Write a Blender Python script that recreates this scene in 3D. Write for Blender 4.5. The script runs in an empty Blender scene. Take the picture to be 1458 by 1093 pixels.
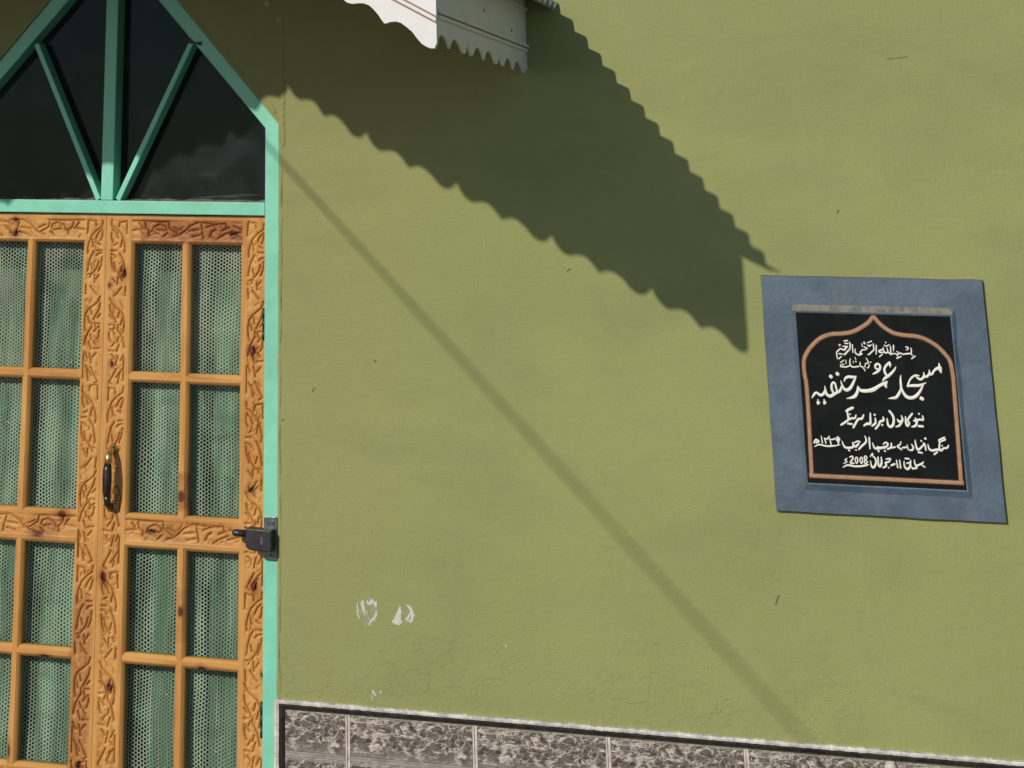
import bpy, bmesh, math, random
import numpy as np
from mathutils import Vector, Matrix, noise
random.seed(7); np.random.seed(7)
S = bpy.context.scene
COL = S.collection

# ------------------------------------------------------------------ helpers
def new_mesh(name, verts, faces, mat=None, parent=None, smooth=False, loc=None):
    me = bpy.data.meshes.new(name)
    me.from_pydata([tuple(v) for v in verts], [], faces)
    me.update()
    bm = bmesh.new(); bm.from_mesh(me)
    bmesh.ops.recalc_face_normals(bm, faces=bm.faces)
    bm.to_mesh(me); bm.free()
    o = bpy.data.objects.new(name, me); COL.objects.link(o)
    if mat: me.materials.append(mat)
    if smooth:
        for p in me.polygons: p.use_smooth = True
    if parent: attach(o, parent)
    return o

def attach(o, parent):
    o.parent = parent
    o.matrix_parent_inverse = Matrix.Translation(-parent.location)   # parts that are parents sit at the origin

def thing(name, label, cat, loc=(0, 0, 0), group=None):
    o = bpy.data.objects.new(name, None); COL.objects.link(o)
    o.location = loc; o.empty_display_size = .1
    tag(o, label, cat, group)
    return o

def tag(o, label, cat, group=None):
    o['label'] = label; o['category'] = cat
    if group: o['group'] = group
    return o

class MB:
    def __init__(s): s.v = []; s.f = []
    def add(s, vs, fs):
        n = len(s.v); s.v += [tuple(p) for p in vs]; s.f += [tuple(i + n for i in f) for f in fs]
    def box(s, x0, x1, y0, y1, z0, z1):
        s.add([(x0,y0,z0),(x1,y0,z0),(x1,y1,z0),(x0,y1,z0),(x0,y0,z1),(x1,y0,z1),(x1,y1,z1),(x0,y1,z1)],
              [(0,1,2,3),(4,7,6,5),(0,4,5,1),(1,5,6,2),(2,6,7,3),(3,7,4,0)])
    def prism(s, poly, y0, y1):           # polygon in the xz plane, extruded along y
        n = len(poly)
        s.add([(x, y0, z) for x, z in poly] + [(x, y1, z) for x, z in poly],
              [tuple(range(n)), tuple(range(2*n-1, n-1, -1))] + [(i, (i+1) % n, n+(i+1) % n, n+i) for i in range(n)])
    def tube(s, pts, rad, n=12, cap=True):
        pts = [Vector(p) for p in pts]; rad = rad if isinstance(rad, (list, tuple)) else [rad]*len(pts)
        vs = []; fs = []; ref = None
        for i, p in enumerate(pts):
            t = (pts[min(i+1, len(pts)-1)] - pts[max(i-1, 0)]).normalized()
            if ref is None:
                ref = t.orthogonal().normalized()
            ref = (ref - t*ref.dot(t)).normalized(); b = t.cross(ref)
            for k in range(n):
                a = 2*math.pi*k/n
                vs.append(p + (ref*math.cos(a) + b*math.sin(a))*rad[i])
        for i in range(len(pts)-1):
            for k in range(n):
                fs.append((i*n+k, i*n+(k+1) % n, (i+1)*n+(k+1) % n, (i+1)*n+k))
        if cap:
            fs.append(tuple(range(n-1, -1, -1))); fs.append(tuple((len(pts)-1)*n+k for k in range(n)))
        s.add(vs, fs)
    def build(s, name, mat, parent=None, smooth=False, bevel=0, seg=2):
        o = new_mesh(name, s.v, s.f, mat, parent, smooth)
        if bevel:
            m = o.modifiers.new('bevel', 'BEVEL'); m.width = bevel; m.segments = seg; m.limit_method = 'ANGLE'; m.angle_limit = math.radians(35)
            m.harden_normals = False
        return o

def vnoise(x, z, sx, sz, seed=0):
    """smooth value noise in numpy, about -1..1"""
    r = np.random.RandomState(seed); T = r.rand(64, 64)*2-1
    u = np.asarray(x)/sx; v = np.asarray(z)/sz
    i = np.floor(u).astype(int); j = np.floor(v).astype(int)
    fu = u-i; fv = v-j; fu = fu*fu*(3-2*fu); fv = fv*fv*(3-2*fv)
    g = lambda a, b: T[a % 64, b % 64]
    return (g(i, j)*(1-fu)+g(i+1, j)*fu)*(1-fv)+(g(i, j+1)*(1-fu)+g(i+1, j+1)*fu)*fv

# ------------------------------------------------------------------ materials
class NT:
    def __init__(s, name):
        s.m = bpy.data.materials.new(name); s.m.use_nodes = True
        s.t = s.m.node_tree; s.t.nodes.clear()
        s.out = s.n('ShaderNodeOutputMaterial')
    def n(s, typ, ins=None, **kw):
        nd = s.t.nodes.new(typ)
        for k, v in kw.items(): setattr(nd, k, v)
        for k, v in (ins or {}).items(): s.set(nd, k, v)
        return nd
    def set(s, nd, k, v):
        if isinstance(v, bpy.types.NodeSocket): s.t.links.new(v, nd.inputs[k])
        else:
            if isinstance(v, tuple) and len(v) == 3 and nd.inputs[k].type == 'RGBA': v = v + (1,)
            nd.inputs[k].default_value = v
    def co(s): return s.n('ShaderNodeTexCoord').outputs['Object']
    def map(s, co, scale=(1,1,1), loc=(0,0,0), rot=(0,0,0)):
        return s.n('ShaderNodeMapping', {'Vector': co, 'Scale': scale, 'Location': loc, 'Rotation': rot}).outputs[0]
    def noise(s, co, scale, detail=4, rough=.5, dist=0):
        return s.n('ShaderNodeTexNoise', {'Vector': co, 'Scale': float(scale), 'Detail': float(detail), 'Roughness': rough, 'Distortion': float(dist)}).outputs['Fac']
    def math(s, op, a, b=0., c=None, clamp=False):
        nd = s.n('ShaderNodeMath', operation=op, use_clamp=clamp); s.set(nd, 0, a); s.set(nd, 1, b)
        if c is not None: s.set(nd, 2, c)
        return nd.outputs[0]
    def ramp(s, f, lo, hi, a=0., b=1.):
        return s.n('ShaderNodeMapRange', {'Value': f, 'From Min': lo, 'From Max': hi, 'To Min': a, 'To Max': b}, interpolation_type='SMOOTHSTEP').outputs[0]
    def mix(s, f, a, b):
        nd = s.n('ShaderNodeMix', data_type='RGBA'); s.set(nd, 0, f); s.set(nd, 6, a); s.set(nd, 7, b); return nd.outputs[2]
    def bump(s, h, dist, strength=1., normal=None):
        nd = s.n('ShaderNodeBump', {'Height': h, 'Distance': dist, 'Strength': strength})
        if normal: s.set(nd, 'Normal', normal)
        return nd.outputs[0]
    def pbsdf(s, col, rough=.6, spec=.4, normal=None, metal=0., **kw):
        ins = {'Base Color': col, 'Roughness': rough, 'Specular IOR Level': spec, 'Metallic': metal}
        if normal is not None: ins['Normal'] = normal
        ins.update(kw)
        nd = s.n('ShaderNodeBsdfPrincipled', ins); return nd.outputs[0]
    def end(s, sh):
        s.t.links.new(sh, s.out.inputs['Surface']); return s.m

def m_wall():
    t = NT('green_wall_paint'); co = t.co()
    sx = t.n('ShaderNodeSeparateXYZ', {'Vector': co}); x, z = sx.outputs['X'], sx.outputs['Z']
    big = t.noise(co, 1.7, 3, .5); mid = t.noise(t.map(co, (1, 1, 2.2)), 7, 4, .6)
    c = t.mix(t.ramp(big, .3, .7), (.248, .256, .085), (.280, .282, .097))
    c = t.mix(t.math('MULTIPLY', t.ramp(mid, .35, .75), .30), c, (.226, .252, .098))
    fine = t.noise(co, 190, 3, .65)
    c = t.mix(t.math('MULTIPLY', t.ramp(fine, .3, .8), .16), c, (.31, .315, .14))
    # paint near the door and low down is a little yellower / dustier
    near = t.math('MULTIPLY', t.ramp(x, 1.3, .45), .40)
    c = t.mix(near, c, (.262, .236, .092))
    low = t.math('MULTIPLY', t.ramp(z, 1.35, .95), t.ramp(t.noise(t.map(co, (1,1,1.6)), 5, 4, .6), .45, .62))
    c = t.mix(t.math('MULTIPLY', low, .22), c, (.25, .278, .100))
    st = t.noise(t.map(co, (1, 1, 2.1), rot=(0, -.06, 0)), 1.7, 6, .62, .6)
    c = t.mix(t.math('MULTIPLY', t.ramp(st, .44, .64), .36), c, (.200, .212, .074))
    dr = t.noise(t.map(co, (1, 1, .10)), 13, 4, .6)
    c = t.mix(t.math('MULTIPLY', t.ramp(dr, .56, .72), .16), c, (.30, .295, .125))
    spk = t.noise(co, 75, 2, .5)
    c = t.mix(t.math('MULTIPLY', t.ramp(spk, .68, .76), .35), c, (.175, .178, .062))
    weave = t.math('ADD', t.noise(t.map(co, (1, 1, .12)), 210, 2, .5), t.noise(t.map(co, (.12, 1, 1)), 210, 2, .5))
    # relief: trowel waves, fine stipple, flaked lumps low down, a few nicks
    n1 = t.bump(t.noise(t.map(co, (1, 1, 1.7)), 3.2, 3, .55), .0032, 1.0)
    n2 = t.bump(t.noise(co, 42, 6, .65), .0013, 1.0, n1)
    n3 = t.bump(t.math('ADD', t.noise(co, 240, 2, .6), t.math('MULTIPLY', weave, .5)), .0007, 1.0, n2)
    patchm = t.noise(co, 2.6, 2, .5)
    v = t.noise(t.map(co, (1, 1, 1.3)), 13, 5, .66, .5)
    flake = t.math('ADD', t.ramp(v, .52, .545), t.math('MULTIPLY', t.ramp(v, .40, .42), .7))
    lm = t.math('MULTIPLY', t.ramp(z, 1.30, 1.0), t.ramp(patchm, .50, .62))
    lm = t.math('MAXIMUM', lm, t.math('MULTIPLY', t.ramp(t.noise(co, 4.2, 2, .5), .64, .72), .5))
    n4 = t.bump(t.math('MULTIPLY', flake, lm), .0006, 1.0, n3)
    pit = t.ramp(t.noise(co, 46, 3, .55), .73, .78)
    n5 = t.bump(pit, -.0012, 1.0, n4)
    nick = None
    for (ax, az, bx, bz, r) in ((1.743,1.262,1.737,1.247,.0035),(2.10,2.501,2.150,2.506,.0011),
                                (.760,1.7500,.7605,1.7495,.0035),(.596,1.680,.592,1.674,.0028),(.508,1.60,.513,1.602,.0022),
                                (1.27,1.98,1.275,1.985,.003),(1.95,2.13,1.952,2.135,.003)):
        A = Vector((ax, 0, az)); B = Vector((bx, 0, bz)); L = max((B-A).length, 1e-4); d = (B-A)/L
        rel = t.n('ShaderNodeVectorMath', {0: co, 1: tuple(A)}, operation='SUBTRACT').outputs[0]
        rel = t.n('ShaderNodeVectorMath', {0: rel, 1: (1, 0, 1)}, operation='MULTIPLY').outputs[0]
        pr = t.n('ShaderNodeVectorMath', {0: rel, 1: tuple(d)}, operation='DOT_PRODUCT').outputs['Value']
        pr = t.math('MINIMUM', t.math('MAXIMUM', pr, 0.), L)
        onl = t.n('ShaderNodeVectorMath', {0: tuple(d), 'Scale': pr}, operation='SCALE').outputs[0]
        ds = t.n('ShaderNodeVectorMath', {0: rel, 1: onl}, operation='DISTANCE').outputs['Value']
        k = t.ramp(ds, r*.35, r*1.1, 1, 0)
        nick = k if nick is None else t.math('MAXIMUM', nick, k)
    n6 = t.bump(nick, -.003, 1.0, n5)
    c = t.mix(t.math('MULTIPLY', nick, .18), c, (.09, .085, .035))
    return t.end(t.pbsdf(c, .62, .25, n6))

def m_plain(name, col, rough=.5, spec=.4, var=.25, scale=14, bump=.0006, metal=0., dirt=None, bscale=60, **kw):
    t = NT(name); co = t.co()
    a = tuple(c*(1-var) for c in col); b = tuple(min(1, c*(1+var*.5)) for c in col)
    c = t.mix(t.ramp(t.noise(co, scale, 5, .6), .3, .7), a, b)
    if dirt:
        d = t.noise(t.map(co, (1, 1, .35)), 9, 5, .65)
        c = t.mix(t.math('MULTIPLY', t.ramp(d, .52, .75), dirt[1]), c, dirt[0])
    n = t.bump(t.noise(co, bscale, 4, .6), bump)
    r = t.ramp(t.noise(co, scale*2, 4, .6), .3, .7, rough*.85, min(1, rough*1.15))
    return t.end(t.pbsdf(c, r, spec, n, metal, **kw))

def m_wood():
    t = NT('varnished_pine'); co = t.co()
    at = t.n('ShaderNodeAttribute', attribute_name='woodtone', attribute_type='GEOMETRY')
    sep = t.n('ShaderNodeSeparateColor', {'Color': at.outputs['Color']})
    knot, red, hor = sep.outputs[0], sep.outputs[1], sep.outputs[2]
    gv = t.noise(t.map(co, (1, 1, .06)), 95, 4, .6, .4); gh = t.noise(t.map(co, (.06, 1, 1)), 95, 4, .6, .4)
    mixg = t.n('ShaderNodeMix', {0: hor, 2: gv, 3: gh}, data_type='FLOAT').outputs[0]
    bv = t.noise(t.map(co, (1, 1, .12)), 22, 3, .5, .8); bh = t.noise(t.map(co, (.12, 1, 1)), 22, 3, .5, .8)
    mixb = t.n('ShaderNodeMix', {0: hor, 2: bv, 3: bh}, data_type='FLOAT').outputs[0]
    c = t.mix(t.ramp(mixb, .3, .72), (.575, .290, .080), (.475, .205, .048))
    c = t.mix(t.math('MULTIPLY', t.ramp(mixg, .46, .70), .55), c, (.31, .125, .034))
    c = t.mix(t.math('MULTIPLY', t.ramp(t.noise(co, 5, 3), .4, .7), .25), c, (.62, .35, .110))
    c = t.mix(t.math('MULTIPLY', red, t.ramp(t.noise(co, 34, 3, .6), .25, .6, .45, .95)), c, (.235, .068, .022))
    c = t.mix(t.ramp(knot, .25, .75), c, (.105, .026, .009))
    n = t.bump(mixg, .0006); n = t.bump(t.noise(co, 320, 2), .0002, 1, n)
    return t.end(t.pbsdf(c, .48, .26, n))

def m_net():
    t = NT('hexagonal_net'); co = t.co()
    sx = t.n('ShaderNodeSeparateXYZ', {'Vector': co})
    wx = t.math('MULTIPLY', t.math('SUBTRACT', t.noise(t.map(co, (1, 1, .5)), 6, 2), .5), .026)
    wz = t.math('MULTIPLY', t.math('SUBTRACT', t.noise(t.map(co, (1, 1, 1), loc=(4, 1, 2)), 5, 2), .5), .030)
    X = t.math('ADD', sx.outputs['X'], wx); Z = t.math('ADD', sx.outputs['Z'], wz)
    pz = .0093; px = pz*.866*2
    def lat(ox, oz):
        a = t.math('SUBTRACT', t.math('FRACT', t.math('ADD', t.math('DIVIDE', X, px), ox)), .5)
        b = t.math('SUBTRACT', t.math('FRACT', t.math('ADD', t.math('DIVIDE', Z, pz), oz)), .5)
        a = t.math('MULTIPLY', a, px); b = t.math('MULTIPLY', b, pz)
        return t.math('SQRT', t.math('ADD', t.math('MULTIPLY', a, a), t.math('MULTIPLY', b, b)))
    d = t.math('MINIMUM', lat(0, 0), lat(.5, .5))
    th = t.ramp(t.noise(t.map(co, (1, 1, .6)), 16, 3, .6), .3, .7, -.0006, .0004)
    d = t.math('ADD', d, th)
    a = t.ramp(d, .0025, .0036)
    n = t.bump(t.noise(co, 260, 3), .0010)
    band = t.noise(t.map(co, (1, 1, .10)), 26, 3, .6)
    c = t.mix(t.ramp(band, .36, .66), (.32, .32, .27), (.66, .62, .55))
    hb = t.noise(t.map(co, (.18, 1, 1), loc=(1.7, 0, 0)), 9, 3, .6)
    c = t.mix(t.math('MULTIPLY', t.ramp(hb, .54, .68), .6), c, (.21, .22, .19))
    pk = t.noise(t.map(co, (1, 1, .5), loc=(7, 0, 3)), 7, 3, .6)
    pz_ = t.math('MULTIPLY', t.ramp(pk, .50, .64), t.ramp(sx.outputs['Z'], 1.2, 1.9, .15, 1))
    c = t.mix(t.math('MULTIPLY', pz_, .7), c, (.66, .50, .45))  # pinkish reflection painted into the net colour, stronger higher up
    spk = t.ramp(t.noise(co, 85, 1, .5), .75, .79)
    c = t.mix(spk, c, (.95, .93, .85))  # sparkling glints painted into the net colour as bright specks
    sh = t.pbsdf(c, .55, .4, n)
    tr = t.n('ShaderNodeBsdfTransparent').outputs[0]
    return t.end(t.n('ShaderNodeMixShader', {0: a, 1: tr, 2: sh}).outputs[0])

def m_glass(name, dust=.0, refl=1.0, tint=(.80, .87, .82)):
    t = NT(name); co = t.co()
    fr = t.n('ShaderNodeFresnel', {'IOR': 1.45}).outputs[0]
    n = t.bump(t.noise(co, 3, 1), .0004)
    gl = t.n('ShaderNodeBsdfGlossy', {'Color': ((.9, .95, .92, 1) if not dust else (.55, .80, .86, 1)), 'Roughness': .06, 'Normal': n}).outputs[0]
    tr = t.n('ShaderNodeBsdfTransparent', {'Color': tint + (1,)}).outputs[0]
    sh = t.n('ShaderNodeMixShader', {0: t.math('MULTIPLY', fr, refl), 1: tr, 2: gl}).outputs[0]
    if dust:
        z = t.n('ShaderNodeSeparateXYZ', {'Vector': co}).outputs['Z']
        d = t.ramp(t.noise(co, 8, 5, .65, .6), .30, .75, .35, 1.)
        s1 = t.ramp(t.noise(t.map(co, (1, 1, 9), rot=(0, .12, 0)), 6, 4, .6, .5), .60, .72)
        low = t.ramp(z, 2.27, 2.14)
        f = t.math('MULTIPLY', t.math('ADD', t.math('MULTIPLY', d, .6), t.math('MULTIPLY', t.math('MULTIPLY', s1, low), 1.1)), dust, clamp=True)
        df = t.n('ShaderNodeBsdfDiffuse', {'Color': (.33, .37, .40, 1)}).outputs[0]
        sh = t.n('ShaderNodeMixShader', {0: f, 1: sh, 2: df}).outputs[0]
    return t.end(sh)

def m_cloth():
    t = NT('green_curtain_cloth'); co = t.co()
    c = t.mix(t.ramp(t.noise(t.map(co, (1, 1, .2)), 30, 4, .6), .3, .7), (.13, .225, .155), (.185, .29, .205))
    n = t.bump(t.noise(t.map(co, (1, 1, .25)), 60, 3), .002)
    return t.end(t.pbsdf(c, .8, .2, n))

def m_tile():
    t = NT('stone_look_tile'); co = t.co()
    at = t.n('ShaderNodeAttribute', attribute_name='tile', attribute_type='GEOMETRY')
    sp = t.n('ShaderNodeSeparateColor', {'Color': at.outputs['Color']})
    lx, lz = sp.outputs[0], sp.outputs[1]
    cv = t.n('ShaderNodeCombineXYZ', {'X': t.math('MULTIPLY', lx, .32), 'Z': t.math('MULTIPLY', lz, .2), 'Y': 0.}).outputs[0]
    def ridge(scale, loc, w, dist=1.4):
        v = t.noise(t.map(cv, (1, 1, 2.1), loc=loc), scale, 3, .5, dist)
        return t.ramp(t.math('ABSOLUTE', t.math('SUBTRACT', v, .5)), 0, w, 1, 0)
    r = t.math('MAXIMUM', ridge(17, (0, 0, 0), .055, .9), ridge(29, (5, 2, 1), .045, .7))
    blk = t.ramp(t.noise(t.map(cv, (1, 1, 1.6)), 45, 4, .65), .36, .62)
    r2 = t.math('MULTIPLY', r, t.ramp(t.noise(cv, 40, 3), .32, .6, .15, 1))
    c = t.mix(blk, (.050, .040, .031), (.155, .126, .100))
    c = t.mix(r2, c, (.52, .44, .355))
    fb = t.math('MULTIPLY', t.ramp(sp.outputs[2], .34, .02), t.ramp(t.noise(t.map(cv, (1, 1, 1)), 18, 3), .35, .6, .35, 1))
    c = t.mix(t.math('MULTIPLY', fb, .55), c, (.30, .255, .205))
    ft = t.ramp(sp.outputs[2], .955, .965)
    c = t.mix(t.math('MULTIPLY', ft, .8), c, (.30, .25, .21))
    n = t.bump(r, .0012)
    return t.end(t.pbsdf(c, .35, .4, n))

def m_sky_col(): pass

M = {}
M['wall'] = m_wall()
M['turq'] = m_plain('turquoise_gloss_paint', (.205, .575, .395), .38, .45, .10, 9, .0007, dirt=((.16, .36, .27), .35), bscale=45)
M['wood'] = m_wood()
M['net'] = m_net()
M['pane'] = m_glass('clear_pane', 0, .55)
M['dusty'] = m_glass('dusty_dark_glass', .10, .20, (.38, .48, .48))
M['cloth'] = m_cloth()
M['tile'] = m_tile()
M['white'] = m_plain('white_fascia_paint', (.72, .685, .64), .5, .35, .05, 12, .0004, dirt=((.55, .50, .44), .12))
M['groove'] = m_plain('brown_groove_shade', (.33, .20, .15), .6, .3, .2, 20, .0004)  # brown that paints shade into the moulded grooves of the fascia
M['roof'] = m_plain('galvanised_roof_sheet', (.52, .52, .50), .45, .5, .2, 10, .0004, metal=.3)
M['timber'] = m_plain('roof_timber', (.25, .17, .10), .8, .2, .3, 10, .001)
M['cement'] = m_plain('white_cement_edge', (.60, .55, .48), .9, .15, .35, 40, .0035, bscale=110)
M['black_edge'] = m_plain('black_edge_strip', (.024, .020, .017), .7, .15, .5, 60, .0015, bscale=120)
M['grout'] = m_plain('pinkish_grout', (.56, .475, .41), .8, .2, .25, 60, .0008)
M['greygrout'] = m_plain('grey_joint', (.30, .265, .235), .8, .2, .3, 40, .0008)
M['bluegrey'] = m_plain('blue_grey_paint', (.083, .117, .150), .55, .35, .20, 11, .0022, dirt=((.14, .15, .15), .55), bscale=42)
M['slab'] = m_plain('black_polished_slab', (.0055, .0072, .0066), .45, .12, .3, 14, .0002)
M['gold'] = m_plain('copper_brown_paint', (.37, .205, .110), .6, .3, .16, 50, .0003)
M['goldedge'] = m_plain('dark_red_outline', (.060, .020, .010), .6, .3, .3, 50, .0003)
M['ivory'] = m_plain('ivory_letter_paint', (.76, .73, .62), .6, .3, .08, 60, .0003)
M['dust'] = m_plain('tan_dust', (.27, .235, .175), .9, .1, .35, 60, .0015, bscale=150)
M['blackmetal'] = m_plain('black_lock_enamel', (.020, .017, .016), .42, .45, .3, 40, .0003)
M['steel'] = m_plain('worn_steel', (.16, .19, .18), .32, .5, .4, 30, .0006, metal=.85)
M['bronze'] = m_plain('dark_bronze', (.055, .042, .030), .34, .5, .4, 60, .0006, metal=.6)
M['brass'] = m_plain('brass', (.62, .44, .18), .30, .5, .25, 60, .0004, metal=.9)
M['labelm'] = m_plain('brown_lock_label', (.12, .085, .075), .5, .3, .2, 90, .0002)
M['chip'] = m_plain('exposed_white_filler', (.60, .56, .46), .9, .15, .35, 70, .003, bscale=160)
M['rubber'] = m_plain('black_cable_sheath', (.02, .02, .02), .6, .3, .2, 30, .0004)
M['ground'] = m_plain('concrete_paving', (.115, .124, .124), .9, .2, .3, 3, .004, bscale=25)
def m_scuff(name, col, lo, hi, scale, amax=1.):
    t = NT(name); co = t.co()
    c = t.mix(t.noise(co, 90, 3), tuple(v*.75 for v in col), col)
    a = t.ramp(t.noise(t.map(co, (1, 1, .7)), scale, 5, .7, .4), lo, hi, 0, amax)
    sh = t.pbsdf(c, .9, .1, t.bump(t.noise(co, 160, 3), .001)); tr = t.n('ShaderNodeBsdfTransparent').outputs[0]
    return t.end(t.n('ShaderNodeMixShader', {0: a, 1: tr, 2: sh}).outputs[0])
M['scuff'] = m_scuff('white_scuff', (.56, .54, .42), .44, .62, 55, .8)
M['chip'] = m_scuff('exposed_white_filler', (.62, .59, .49), .26, .42, 60, 1.)
M['dust'] = m_scuff('tan_dust', (.27, .24, .185), .30, .52, 38, .9)
M['room'] = m_plain('dim_room_plaster', (.010, .017, .018), .9, .1, .3, 3, .002)

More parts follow.
